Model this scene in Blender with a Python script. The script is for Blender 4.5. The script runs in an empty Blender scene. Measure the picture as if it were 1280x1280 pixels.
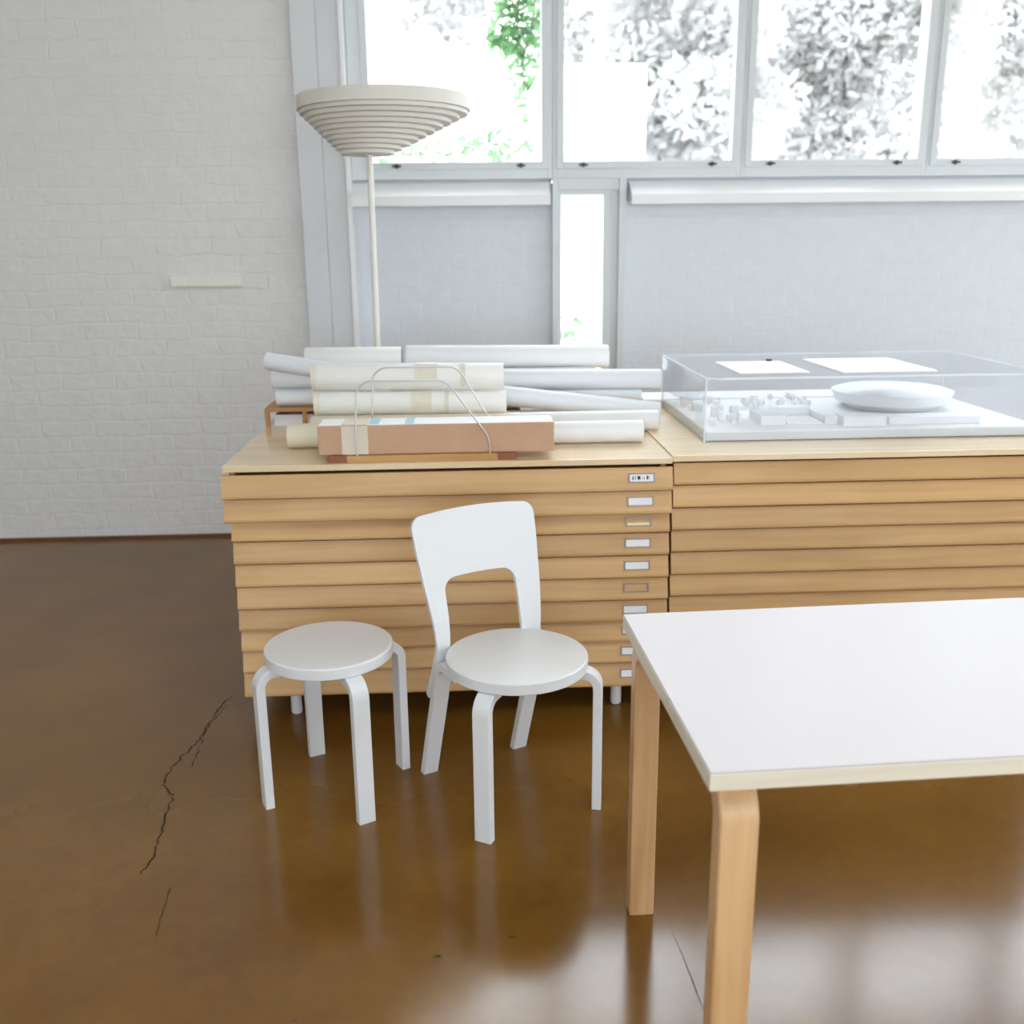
import bpy, bmesh, math, random
from mathutils import Vector, Matrix
random.seed(7)
sc = bpy.context.scene
COL = sc.collection
pi = math.pi

# ------------------------------------------------------------------ materials
def lin(c):
    return tuple(((v/255)/12.92 if v/255 <= .04045 else ((v/255+.055)/1.055)**2.4) for v in c) + (1,)

def newmat(name):
    m = bpy.data.materials.new(name); m.use_nodes = True
    nt = m.node_tree
    return m, nt, nt.nodes['Principled BSDF']

def plain(name, c, rough=.5, spec=.5, metal=0, noise=0, nscale=8, bump=0, bscale=40, sheen=0):
    m, nt, b = newmat(name)
    b.inputs['Base Color'].default_value = lin(c)
    b.inputs['Roughness'].default_value = rough
    b.inputs['Specular IOR Level'].default_value = spec
    b.inputs['Metallic'].default_value = metal
    tc = nt.nodes.new('ShaderNodeTexCoord')
    if noise:
        n = nt.nodes.new('ShaderNodeTexNoise'); n.inputs['Scale'].default_value = nscale; n.inputs['Detail'].default_value = 4
        nt.links.new(tc.outputs['Object'], n.inputs['Vector'])
        mx = nt.nodes.new('ShaderNodeMix'); mx.data_type = 'RGBA'
        a = [max(0, v-noise) for v in c]; d = [min(255, v+noise) for v in c]
        mx.inputs[6].default_value = lin(a); mx.inputs[7].default_value = lin(d)
        nt.links.new(n.outputs['Fac'], mx.inputs[0]); nt.links.new(mx.outputs[2], b.inputs['Base Color'])
    if bump:
        n = nt.nodes.new('ShaderNodeTexNoise'); n.inputs['Scale'].default_value = bscale; n.inputs['Detail'].default_value = 3
        nt.links.new(tc.outputs['Object'], n.inputs['Vector'])
        bp = nt.nodes.new('ShaderNodeBump'); bp.inputs['Strength'].default_value = bump; bp.inputs['Distance'].default_value = .01
        nt.links.new(n.outputs['Fac'], bp.inputs['Height']); nt.links.new(bp.outputs['Normal'], b.inputs['Normal'])
    return m

def wood(name, dark, light, axis='X', rough=.38, fine=1.0, spec=.5):
    m, nt, b = newmat(name)
    b.inputs['Roughness'].default_value = rough
    b.inputs['Specular IOR Level'].default_value = spec
    tc = nt.nodes.new('ShaderNodeTexCoord'); oi = nt.nodes.new('ShaderNodeObjectInfo')
    add = nt.nodes.new('ShaderNodeVectorMath'); add.operation = 'ADD'
    sc_ = nt.nodes.new('ShaderNodeVectorMath'); sc_.operation = 'SCALE'; sc_.inputs['Scale'].default_value = 37
    cx = nt.nodes.new('ShaderNodeCombineXYZ')
    for k in range(3): nt.links.new(oi.outputs['Random'], cx.inputs[k])
    nt.links.new(cx.outputs[0], sc_.inputs[0])
    nt.links.new(tc.outputs['Object'], add.inputs[0]); nt.links.new(sc_.outputs[0], add.inputs[1])
    mp = nt.nodes.new('ShaderNodeMapping')
    s = {'X': (1.2, 22, 22), 'Y': (22, 1.2, 22), 'Z': (22, 22, 1.2)}[axis]
    mp.inputs['Scale'].default_value = tuple(v*fine for v in s)
    nt.links.new(add.outputs[0], mp.inputs['Vector'])
    n1 = nt.nodes.new('ShaderNodeTexNoise'); n1.inputs['Scale'].default_value = 1.5; n1.inputs['Detail'].default_value = 6; n1.inputs['Distortion'].default_value = .6
    nt.links.new(mp.outputs[0], n1.inputs['Vector'])
    n2 = nt.nodes.new('ShaderNodeTexNoise'); n2.inputs['Scale'].default_value = 2.2; n2.inputs['Detail'].default_value = 2
    nt.links.new(add.outputs[0], n2.inputs['Vector'])
    mm = nt.nodes.new('ShaderNodeMath'); mm.operation = 'MULTIPLY_ADD'; mm.inputs[1].default_value = .6; 
    m2 = nt.nodes.new('ShaderNodeMath'); m2.operation = 'MULTIPLY'; m2.inputs[1].default_value = .5
    nt.links.new(n2.outputs['Fac'], m2.inputs[0]); nt.links.new(n1.outputs['Fac'], mm.inputs[0]); nt.links.new(m2.outputs[0], mm.inputs[2])
    r = nt.nodes.new('ShaderNodeValToRGB')
    r.color_ramp.elements[0].position = .32; r.color_ramp.elements[0].color = lin(dark)
    r.color_ramp.elements[1].position = .75; r.color_ramp.elements[1].color = lin(light)
    nt.links.new(mm.outputs[0], r.inputs['Fac'])
    # each board a slightly different tone
    hs = nt.nodes.new('ShaderNodeHueSaturation')
    mr = nt.nodes.new('ShaderNodeMapRange'); mr.inputs['To Min'].default_value = .93; mr.inputs['To Max'].default_value = 1.06
    nt.links.new(oi.outputs['Random'], mr.inputs['Value']); nt.links.new(mr.outputs[0], hs.inputs['Value'])
    nt.links.new(r.outputs['Color'], hs.inputs['Color']); nt.links.new(hs.outputs['Color'], b.inputs['Base Color'])
    bp = nt.nodes.new('ShaderNodeBump'); bp.inputs['Strength'].default_value = .06; bp.inputs['Distance'].default_value = .003
    nt.links.new(n1.outputs['Fac'], bp.inputs['Height']); nt.links.new(bp.outputs['Normal'], b.inputs['Normal'])
    return m

def glassy(name, tint=(1, 1, 1), base=.03, edge=.6, milk=0.0):
    m = bpy.data.materials.new(name); m.use_nodes = True; nt = m.node_tree
    nt.nodes.remove(nt.nodes['Principled BSDF']); out = nt.nodes['Material Output']
    tr = nt.nodes.new('ShaderNodeBsdfTransparent'); tr.inputs[0].default_value = (*tint, 1)
    gl = nt.nodes.new('ShaderNodeBsdfGlossy'); gl.inputs['Roughness'].default_value = .03
    lw = nt.nodes.new('ShaderNodeLayerWeight'); lw.inputs['Blend'].default_value = .5
    pw = nt.nodes.new('ShaderNodeMath'); pw.operation = 'POWER'; pw.inputs[1].default_value = 5
    fr = nt.nodes.new('ShaderNodeMath'); fr.operation = 'MULTIPLY_ADD'; fr.inputs[1].default_value = .75; fr.inputs[2].default_value = base
    nt.links.new(lw.outputs['Facing'], pw.inputs[0]); nt.links.new(pw.outputs[0], fr.inputs[0])
    mx = nt.nodes.new('ShaderNodeMixShader')
    nt.links.new(fr.outputs[0], mx.inputs[0]); nt.links.new(tr.outputs[0], mx.inputs[1]); nt.links.new(gl.outputs[0], mx.inputs[2])
    last = mx
    if milk:
        df = nt.nodes.new('ShaderNodeBsdfDiffuse'); df.inputs[0].default_value = (.9, .93, .97, 1)
        m2 = nt.nodes.new('ShaderNodeMixShader'); m2.inputs[0].default_value = milk
        nt.links.new(last.outputs[0], m2.inputs[1]); nt.links.new(df.outputs[0], m2.inputs[2]); last = m2
    nt.links.new(last.outputs[0], out.inputs['Surface'])
    return m

def brick_wall_mat(name, c, strength=.5, seed=0):
    m, nt, b = newmat(name)
    b.inputs['Roughness'].default_value = .55
    tc = nt.nodes.new('ShaderNodeTexCoord')
    sep = nt.nodes.new('ShaderNodeSeparateXYZ'); nt.links.new(tc.outputs['Object'], sep.inputs[0])
    ad = nt.nodes.new('ShaderNodeMath'); ad.operation = 'ADD'
    nt.links.new(sep.outputs['X'], ad.inputs[0]); nt.links.new(sep.outputs['Y'], ad.inputs[1])
    cb = nt.nodes.new('ShaderNodeCombineXYZ'); nt.links.new(ad.outputs[0], cb.inputs[0]); nt.links.new(sep.outputs['Z'], cb.inputs[1])
    nz = nt.nodes.new('ShaderNodeTexNoise'); nz.inputs['Scale'].default_value = 7; nz.inputs['Detail'].default_value = 2
    nt.links.new(cb.outputs[0], nz.inputs['Vector'])
    ds = nt.nodes.new('ShaderNodeVectorMath'); ds.operation = 'MULTIPLY_ADD'
    ds.inputs[1].default_value = (.07, .05, 0)
    nt.links.new(nz.outputs['Color'], ds.inputs[0]); nt.links.new(cb.outputs[0], ds.inputs[2])
    br = nt.nodes.new('ShaderNodeTexBrick')
    br.inputs['Scale'].default_value = 1; br.inputs['Brick Width'].default_value = .27; br.inputs['Row Height'].default_value = .083
    br.inputs['Mortar Size'].default_value = .008; br.inputs['Mortar Smooth'].default_value = 1
    br.inputs['Color1'].default_value = (1, 1, 1, 1); br.inputs['Color2'].default_value = (.72, .72, .72, 1); br.inputs['Mortar'].default_value = (.35, .35, .35, 1)
    nt.links.new(ds.outputs[0], br.inputs['Vector'])
    n2 = nt.nodes.new('ShaderNodeTexNoise'); n2.inputs['Scale'].default_value = 14; n2.inputs['Detail'].default_value = 5; n2.inputs['Roughness'].default_value = .6
    nt.links.new(cb.outputs[0], n2.inputs['Vector'])
    mm = nt.nodes.new('ShaderNodeMath'); mm.operation = 'MULTIPLY_ADD'; mm.inputs[1].default_value = 1.8
    nt.links.new(n2.outputs['Fac'], mm.inputs[0]); nt.links.new(br.outputs['Color'], mm.inputs[2])
    bp = nt.nodes.new('ShaderNodeBump'); bp.inputs['Strength'].default_value = strength; bp.inputs['Distance'].default_value = .012
    nt.links.new(mm.outputs[0], bp.inputs['Height']); nt.links.new(bp.outputs['Normal'], b.inputs['Normal'])
    mx = nt.nodes.new('ShaderNodeMix'); mx.data_type = 'RGBA'
    mx.inputs[6].default_value = lin([v-7 for v in c]); mx.inputs[7].default_value = lin([min(255, v+5) for v in c])
    nt.links.new(n2.outputs['Fac'], mx.inputs[0]); nt.links.new(mx.outputs[2], b.inputs['Base Color'])
    return m

def floor_mat():
    m, nt, b = newmat('sealed_concrete')
    tc = nt.nodes.new('ShaderNodeTexCoord')
    n1 = nt.nodes.new('ShaderNodeTexNoise'); n1.inputs['Scale'].default_value = 1.1; n1.inputs['Detail'].default_value = 6; n1.inputs['Roughness'].default_value = .55
    n2 = nt.nodes.new('ShaderNodeTexNoise'); n2.inputs['Scale'].default_value = 28; n2.inputs['Detail'].default_value = 2
    n3 = nt.nodes.new('ShaderNodeTexNoise'); n3.inputs['Scale'].default_value = 5; n3.inputs['Detail'].default_value = 3
    for n in (n1, n2, n3): nt.links.new(tc.outputs['Object'], n.inputs['Vector'])
    r = nt.nodes.new('ShaderNodeValToRGB')
    r.color_ramp.elements[0].position = .35; r.color_ramp.elements[0].color = lin(FL[0])
    r.color_ramp.elements[1].position = .65; r.color_ramp.elements[1].color = lin(FL[1])
    nt.links.new(n1.outputs['Fac'], r.inputs['Fac'])
    mr = nt.nodes.new('ShaderNodeMapRange'); mr.inputs['From Min'].default_value = .25; mr.inputs['From Max'].default_value = .75
    mr.inputs['To Min'].default_value = .93; mr.inputs['To Max'].default_value = 1.06
    nt.links.new(n2.outputs['Fac'], mr.inputs['Value'])
    hs = nt.nodes.new('ShaderNodeHueSaturation'); nt.links.new(mr.outputs[0], hs.inputs['Value'])
    nt.links.new(r.outputs['Color'], hs.inputs['Color']); nt.links.new(hs.outputs['Color'], b.inputs['Base Color'])
    rr = nt.nodes.new('ShaderNodeMapRange'); rr.inputs['From Min'].default_value = .3; rr.inputs['From Max'].default_value = .7
    rr.inputs['To Min'].default_value = -.012; rr.inputs['To Max'].default_value = .02
    nt.links.new(n3.outputs['Fac'], rr.inputs['Value'])
    # the sealer is more polished in the middle of the room and duller towards the window wall
    sy = nt.nodes.new('ShaderNodeSeparateXYZ'); wy = nt.nodes.new('ShaderNodeMapRange'); ad = nt.nodes.new('ShaderNodeMath')
    wy.inputs['From Min'].default_value = 1.95; wy.inputs['From Max'].default_value = 2.6; wy.inputs['To Min'].default_value = .16; wy.inputs['To Max'].default_value = .292
    nt.links.new(tc.outputs['Object'], sy.inputs[0]); nt.links.new(sy.outputs['Y'], wy.inputs['Value'])
    nt.links.new(rr.outputs[0], ad.inputs[0]); nt.links.new(wy.outputs[0], ad.inputs[1]); nt.links.new(ad.outputs[0], b.inputs['Roughness'])
    b.inputs['Specular IOR Level'].default_value = .64
    return m

FL = [(104, 68, 19), (132, 93, 30)]
M = {}
M['floor'] = floor_mat()
M['brick'] = brick_wall_mat('white_painted_brick', (230, 229, 228), .33)
M['apron'] = brick_wall_mat('pale_painted_wall', (222, 228, 235), .12)
M['white_wall'] = plain('white_wall_paint', (226, 226, 224), .6)
M['ceiling'] = plain('ceiling_paint', (206, 204, 200), .7)
M['joinery'] = plain('white_window_paint', (216, 221, 224), .4, bump=.04, bscale=15)
M['board'] = plain('painted_column_board', (216, 219, 223), .45, bump=.05, bscale=12)
M['sill'] = plain('sill_paint', (240, 240, 242), .35)
M['glass'] = glassy('window_glass')
M['white'] = plain('white_lacquer', (226, 227, 229), .32, bump=.02, bscale=60)
M['white_top'] = plain('white_linoleum', (224, 223, 221), .38, bump=.02, bscale=80)
M['laminate'] = plain('white_laminate', (202, 195, 195), .36, spec=.12)
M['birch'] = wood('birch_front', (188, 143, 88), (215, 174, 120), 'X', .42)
M['birch_top_paled'] = wood('birch_top_paled', (224, 194, 150), (240, 217, 180), 'X', .16, spec=.9)  # paler than the fronts: window reflection put into the wood colour
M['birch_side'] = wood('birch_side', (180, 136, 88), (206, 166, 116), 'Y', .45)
M['birch_leg'] = wood('birch_table_leg', (186, 138, 86), (226, 188, 142), 'Z', .3, fine=.8)
M['birch_edge'] = wood('birch_table_edge', (224, 213, 190), (241, 233, 215), 'X', .4)
M['dark_wood'] = plain('brown_wood', (140, 84, 48), .5, noise=12, nscale=30)
M['rack_wood'] = wood('rack_wood', (158, 104, 54), (196, 144, 88), 'X', .5)
M['holder_wood'] = wood('holder_wood', (176, 128, 70), (212, 170, 112), 'X', .5)
M['carcass'] = plain('shadow_gap_wood', (120, 84, 50), .7)
M['skirting'] = plain('brown_skirting', (112, 70, 48), .6)
M['cardboard'] = plain('brown_cardboard', (196, 158, 128), .7, noise=5, nscale=20, bump=.03, bscale=90)
M['tape'] = plain('pale_tape', (222, 208, 190), .35)
M['old_tape'] = plain('yellowed_tape', (227, 219, 200), .4, noise=8, nscale=60)
M['blue'] = plain('pale_blue_print', (160, 196, 208), .5)
M['paper'] = plain('white_paper', (236, 236, 236), .6, bump=.05, bscale=9)
M['paper_cool'] = plain('cool_white_paper', (231, 234, 238), .6, bump=.05, bscale=9)
M['paper_warm'] = plain('ivory_paper', (238, 237, 232), .6, bump=.05, bscale=9)
M['paper_cream'] = plain('cream_paper', (226, 218, 196), .6, bump=.05, bscale=9)
M['paper_old'] = plain('old_cream_paper', (214, 200, 168), .6, noise=6, nscale=6)
M['card'] = plain('label_card', (232, 232, 234), .5)
M['card_yellow'] = plain('yellowed_card', (236, 224, 178), .5)
M['ink'] = plain('black_ink', (32, 32, 36), .6)
M['grey_ink'] = plain('grey_ink', (140, 140, 146), .6)
M['metal'] = plain('grey_metal_frame', (138, 124, 120), .35, metal=.6)
M['wire'] = plain('steel_wire', (212, 212, 216), .3, metal=.7)
M['latch'] = plain('dark_latch_metal', (70, 72, 74), .4, metal=.5)
M['lamp'] = plain('lamp_enamel', (222, 218, 210), .65)
M['lamp_pole'] = plain('lamp_pole_enamel', (228, 226, 218), .35)
M['acrylic'] = glassy('clear_acrylic', (.985, .99, 1.0), milk=.05)
M['acrylic_edge'] = glassy('acrylic_edge', (.97, .98, 1.0), milk=.55)
M['model'] = plain('model_white_card', (236, 236, 236), .6)
M['model_base'] = plain('model_base_board', (214, 217, 218), .6)
M['pinkboard'] = plain('pale_pink_edge_board', (226, 206, 192), .6)
M['plastic'] = plain('cream_plastic', (240, 238, 228), .5)
M['crack'] = plain('dark_crack', (48, 32, 20), .8)
M['joint'] = plain('floor_joint', (120, 108, 92), .6)
M['ground'] = plain('pale_gravel', (205, 203, 198), .9, noise=12, nscale=3)
M['render'] = plain('white_render', (246, 246, 246), .9)
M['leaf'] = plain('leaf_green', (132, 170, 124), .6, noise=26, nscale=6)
M['leaf_far'] = plain('far_leaf_hazed', (221, 220, 219), .8, noise=4, nscale=1.2)  # garden haze and glare painted into the leaf colour, nearly white
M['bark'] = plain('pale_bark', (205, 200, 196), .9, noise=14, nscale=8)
M['stem'] = plain('vine_stem', (128, 122, 96), .8)

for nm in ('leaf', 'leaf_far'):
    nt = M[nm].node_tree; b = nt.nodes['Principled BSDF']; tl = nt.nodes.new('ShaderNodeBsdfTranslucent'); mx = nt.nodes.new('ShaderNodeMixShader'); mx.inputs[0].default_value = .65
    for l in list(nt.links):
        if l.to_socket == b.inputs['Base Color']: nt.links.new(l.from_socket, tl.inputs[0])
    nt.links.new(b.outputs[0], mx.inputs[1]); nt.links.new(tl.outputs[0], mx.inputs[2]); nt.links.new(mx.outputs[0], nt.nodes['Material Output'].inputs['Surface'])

# ------------------------------------------------------------------ builders
def finish(name, bm, mat, parent=None, loc=None, ang=22, smooth=True):
    bmesh.ops.recalc_face_normals(bm, faces=bm.faces)
    me = bpy.data.meshes.new(name); bm.to_mesh(me); bm.free()
    if isinstance(mat, (list, tuple)):
        for x in mat: me.materials.append(x)
    else: me.materials.append(mat)
    if smooth:
        me.polygons.foreach_set('use_smooth', [True]*len(me.polygons))
        me.set_sharp_from_angle(angle=math.radians(ang))
    o = bpy.data.objects.new(name, me); COL.objects.link(o)
    if parent: o.parent = parent
    if loc: o.location = loc
    return o

def tag(o, label, cat, group=None):
    o['label'] = label; o['category'] = cat
    if group: o['group'] = group
    return o

def thing(name, label, cat, loc=(0, 0, 0), rz=0, group=None):
    o = bpy.data.objects.new(name, None); COL.objects.link(o)
    o.empty_display_size = .05; o.location = loc; o.rotation_euler = (0, 0, rz)
    return tag(o, label, cat, group)

def struct(o):
    o['kind'] = 'structure'; return o

def box(bm, x0, x1, y0, y1, z0, z1, bev=0, mi=0):
    t = bmesh.new()
    vs = [t.verts.new((x, y, z)) for z in (z0, z1) for y in (y0, y1) for x in (x0, x1)]
    for f in ((0, 1, 3, 2), (4, 6, 7, 5), (0, 4, 5, 1), (2, 3, 7, 6), (0, 2, 6, 4), (1, 5, 7, 3)): t.faces.new([vs[i] for i in f])
    if bev: bmesh.ops.bevel(t, geom=t.edges[:], offset=bev, segments=2, affect='EDGES', profile=.6)
    join(bm, t, mi)

def join(bm, t, mi=0, mtx=None):
    mp = {}
    for v in t.verts: mp[v] = bm.verts.new(mtx @ v.co if mtx else v.co)
    for f in t.faces:
        try: n = bm.faces.new([mp[v] for v in f.verts]); n.material_index = mi
        except ValueError: pass
    t.free()

def boxes(*bs, bev=0):
    bm = bmesh.new()
    for b in bs: box(bm, *b, bev=bev)
    return bm

def lathe(prof, seg=64, cx=0, cy=0):
    """prof: list of (r,z); closed with end caps where r>0"""
    bm = bmesh.new(); rings = []
    for r, z in prof:
        if r < 1e-6: rings.append([bm.verts.new((cx, cy, z))])
        else: rings.append([bm.verts.new((cx+r*math.cos(2*pi*i/seg), cy+r*math.sin(2*pi*i/seg), z)) for i in range(seg)])
    for a, b in zip(rings, rings[1:]):
        for i in range(seg):
            j = (i+1) % seg
            q = [a[i % len(a)], a[j % len(a)], b[j % len(b)], b[i % len(b)]]
            u = []
            for v in q:
                if v not in u: u.append(v)
            if len(u) > 2: bm.faces.new(u)
    for rr in (rings[0], rings[-1]):
        if len(rr) > 1: bm.faces.new(rr)
    return bm

def tube(pts, r, seg=10, bm=None, cap=True):
    bm = bm or bmesh.new(); P = [Vector(p) for p in pts]; rings = []
    n0 = None
    for i, p in enumerate(P):
        a = P[max(i-1, 0)]; b = P[min(i+1, len(P)-1)]
        t = (b-a).normalized()
        if n0 is None:
            n0 = t.orthogonal().normalized()
        n0 = (n0 - t*n0.dot(t)).normalized()
        bn = t.cross(n0)
        rr = r[i] if isinstance(r, (list, tuple)) else r
        rings.append([bm.verts.new(p + n0*rr*math.cos(2*pi*k/seg) + bn*rr*math.sin(2*pi*k/seg)) for k in range(seg)])
    for a, b in zip(rings, rings[1:]):
        for k in range(seg): bm.faces.new((a[k], a[(k+1) % seg], b[(k+1) % seg], b[k]))
    if cap: bm.faces.new(rings[0]); bm.faces.new(rings[-1])
    return bm

def round_path(pts, rad, n=6):
    """polyline with rounded corners"""
    P = [Vector(p) for p in pts]; out = [P[0]]
    for a, b, c in zip(P, P[1:], P[2:]):
        r = min(rad, (a-b).length*.45, (c-b).length*.45)
        s = b+(a-b).normalized()*r; e = b+(c-b).normalized()*r
        for i in range(n+1):
            t = i/n; out.append(s*(1-t)**2 + b*2*t*(1-t) + e*t*t)
    out.append(P[-1]); return out

def bent_leg(r_out, z_top, t, w, r_in, rad=.05, slope=0, ch=.002, zc=None):
    """L-leg in the local XZ plane: outer face at x=r_out; rises from the floor and bends inward under the seat.
    slope = outward rake (dx per dz downward)"""
    # centre line
    c = [] ; R = rad - t/2
    xo = r_out - t/2
    base = Vector((xo + slope*z_top, 0, 0)); top = Vector((xo, 0, z_top - t/2))
    path = [base]
    # straight part up to bend start
    bend0 = z_top - t/2 - R
    path.append(Vector((xo + slope*(z_top-bend0), 0, bend0)))
    n = 12
    for i in range(1, n+1):
        a = i/n*pi/2
        path.append(Vector((xo + slope*(z_top-bend0)*(1-i/n) - R*(1-math.cos(a)), 0, bend0 + R*math.sin(a))))
    path.append(Vector((r_in, 0, z_top - t/2)))
    bm = bmesh.new(); rings = []
    for i, p in enumerate(path):
        a = path[max(i-1, 0)]; b = path[min(i+1, len(path)-1)]
        tg = (b-a).normalized()
        if i == 0: nrm = Vector((1, 0, 0))
        elif i == len(path)-1: nrm = Vector((0, 0, 1))
        else: nrm = Vector((tg.z, 0, -tg.x))
        yv = Vector((0, 1, 0)); h = t/2; k = w/2
        prof = [(-h, -k+ch), (-h, k-ch), (-h+ch, k), (h-ch, k), (h, k-ch), (h, -k+ch), (h-ch, -k), (-h+ch, -k)]
        rings.append([bm.verts.new(p + nrm*u + yv*v) for u, v in prof])
    for a, b in zip(rings, rings[1:]):
        for k in range(8): bm.faces.new((a[k], a[(k+1) % 8], b[(k+1) % 8], b[k]))
    bm.faces.new(rings[0]); bm.faces.new(rings[-1])
    return bm

# ------------------------------------------------------------------ setting
YW = 5.16
H_CEIL = 3.95
def S(name, bm, mat, **k): return struct(finish(name, bm, mat, **k))

fl = S('floor', boxes((-3.7, 4.6, -3.7, 5.3, -.12, 0)), M['floor'])
SKY = (-.8, 3.4, -.3, .9)   # unseen rooflight opening, added to bring light down onto the seat tops
S('ceiling', boxes((-3.7, 4.6, -3.7, SKY[2], H_CEIL, H_CEIL+.15), (-3.7, 4.6, SKY[3], 5.3, H_CEIL, H_CEIL+.15), (-3.7, SKY[0], SKY[2], SKY[3], H_CEIL, H_CEIL+.15), (SKY[1], 4.6, SKY[2], SKY[3], H_CEIL, H_CEIL+.15)), M['ceiling'])
S('wall_left', boxes((-3.85, -3.7, -3.7, 5.3, 0, H_CEIL)), M['white_wall'])
S('wall_right', boxes((4.6, 4.75, -3.7, .6, 0, H_CEIL), (4.6, 4.75, 4.4, 5.3, 0, H_CEIL), (4.6, 4.75, .6, 4.4, 0, .3), (4.6, 4.75, .6, 4.4, 2.3, H_CEIL)), M['white_wall'])
# back wall: painted brick to the left of the window
S('wall_back', boxes((-3.7, -.56, YW, YW+.3, 0, H_CEIL), (-.56, 4.6, YW+.02, YW+.3, 3.72, H_CEIL)), M['brick'])
# apron under the windows with a gap for the slim window
S('wall_back_apron', boxes((-.56, .44, YW+.02, YW+.3, 0, 1.82), (.81, 4.6, YW+.02, YW+.3, 0, 1.82), (.44, .81, YW+.02, YW+.3, 0, .80)), M['apron'])
# wall behind the camera with wide openings
S('wall_front', boxes((-3.7, 4.6, -3.85, -3.7, 0, .6), (-3.7, 4.6, -3.85, -3.7, 3.1, H_CEIL), (-3.7, -3.4, -3.85, -3.7, .6, 3.1), (4.3, 4.6, -3.85, -3.7, .6, 3.1)), M['white_wall'])
S('baseboard_back', boxes((-3.7, -.8, YW-.012, YW, 0, .016)), M['skirting'])
S('baseboard_left', boxes((-3.7, -3.688, -3.7, YW-.012, 0, .016)), M['skirting'])

# flat painted boards forming the column beside the window
S('trim_1', boxes((-.802, -.684, YW-.07, YW, 0, H_CEIL), (-.6825, -.575, YW-.07, YW, 0, H_CEIL), bev=.002), M['board'], smooth=False)
S('trim_2', boxes((-.575, -.553, YW-.085, YW+.02, 0, H_CEIL), bev=.003), M['sill'], smooth=False)

# sloping sills with a vertical lip
def sill(name, x0, x1):
    bm = bmesh.new()
    pr = [(YW+.03, 1.806), (YW-.015, 1.806), (YW-.115, 1.740), (YW-.115, 1.693), (YW-.095, 1.693), (YW-.095, 1.710), (YW+.03, 1.710)]
    a = [bm.verts.new((x0, y, z)) for y, z in pr]; b = [bm.verts.new((x1, y, z)) for y, z in pr]
    n = len(pr)
    for i in range(n): bm.faces.new((a[i], a[(i+1) % n], b[(i+1) % n], b[i]))
    bm.faces.new(a); bm.faces.new(b)
    return S(name, bm, M['sill'])
sill('trim_3', -.553, .425)
sill('trim_4', .828, 4.6)

def window(n, x0, x1, z0, z1, fw, glass, latches=(), y=YW, top=True, parent_name=None, fb=None, latch_z=None):
    """frame outer x0..x1,z0..z1; glass = (gx0,gx1,gz0,gz1)"""
    gx0, gx1, gz0, gz1 = glass
    r = bpy.data.objects.new('window_%d' % n, None); COL.objects.link(r); struct(r); r.location = ((x0+x1)/2, y, z0)
    ox, oz = (x0+x1)/2, z0
    L = lambda a, b, c, d, e, f: (a-ox, b-ox, c, d, e-oz, f-oz)
    bm = bmesh.new()
    for q in (L(x0, gx0-.03, -.02, .14, z0, z1), L(gx1+.03, x1, -.02, .14, z0, z1), L(gx0-.03, gx1+.03, -.02, .14, z0, gz0-.03), L(gx0-.03, gx1+.03, -.02, .14, gz1+.03, z1)): box(bm, *q, bev=.003)
    f = finish('window_frame', bm, M['joinery'], r, smooth=False)
    bm = bmesh.new()
    for q in (L(gx0-.035, gx0, -.03, .03, gz0-.035, gz1+.035), L(gx1, gx1+.035, -.03, .03, gz0-.035, gz1+.035), L(gx0, gx1, -.03, .03, gz0-.035, gz0), L(gx0, gx1, -.03, .03, gz1, gz1+.035)): box(bm, *q, bev=.003)
    s = finish('sash', bm, M['joinery'], r, smooth=False)
    finish('pane', boxes(L(gx0-.01, gx1+.01, .0, .005, gz0-.01, gz1+.01)), M['glass'], r)
    for lx in latches:
        bm = lathe([(0, 0), (.011, 0), (.011, .006), (.004, .009), (0, .009)], 16)
        bmesh.ops.rotate(bm, verts=bm.verts, cent=(0, 0, 0), matrix=Matrix.Rotation(pi/2, 3, 'X'))
        box(bm, -.022, .022, -.016, -.008, -.005, .004, bev=.001)
        finish('latch', bm, M['latch'], s, loc=(lx-ox, -.03, (latch_z or gz0-.018)-oz))
    return r
GZ0, GZ1 = 1.902, 3.62
window(1, -.552, .442, 1.82, 3.72, 0, (-.45, .388, GZ0, GZ1), (-.33, .285))
window(2, .443, 1.388, 1.82, 3.72, 0, (.498, 1.338, GZ0, GZ1), (.595, 1.24))
window(3, 1.389, 2.334, 1.82, 3.72, 0, (1.44, 2.284, GZ0, GZ1), (1.535, 2.18))
window(4, 2.335, 3.28, 1.82, 3.72, 0, (2.386, 3.23, GZ0, GZ1), (2.48, 3.12))
window(5, 3.281, 4.6, 1.82, 3.72, 0, (3.332, 4.52, GZ0, GZ1), ())
window(6, .44, .81, .80, 1.80, 0, (.486, .70, .86, 1.742), ())
S('trim_5', boxes((.44, .475, YW-.04, YW-.02, .80, 1.82), (.775, .81, YW-.05, YW-.02, .80, 1.82), (.475, .775, YW-.04, YW-.02, 1.765, 1.82), bev=.002), M['joinery'], smooth=False)
for i in range(4):
    x0 = -3.4 + i*1.925
    window(7+i, x0, x0+1.925, .6, 3.1, 0, (x0+.08, x0+1.845, .68, 3.02), (), y=-3.77)

for i, yc in enumerate((1.55, 3.45)):  # unseen side windows, added to brighten the brick wall from the right
    wr = window(11+i, -.95, .95, .3, 2.3, 0, (-.88, .88, .37, 2.23), (), y=4.64)
    wr.rotation_euler = (0, 0, -pi/2); wr.location = (4.64, yc, .3)
S('ground.001', boxes((4.9, 60, -3.9, 5.5, -.5, -.3)), M['ground'])

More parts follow.
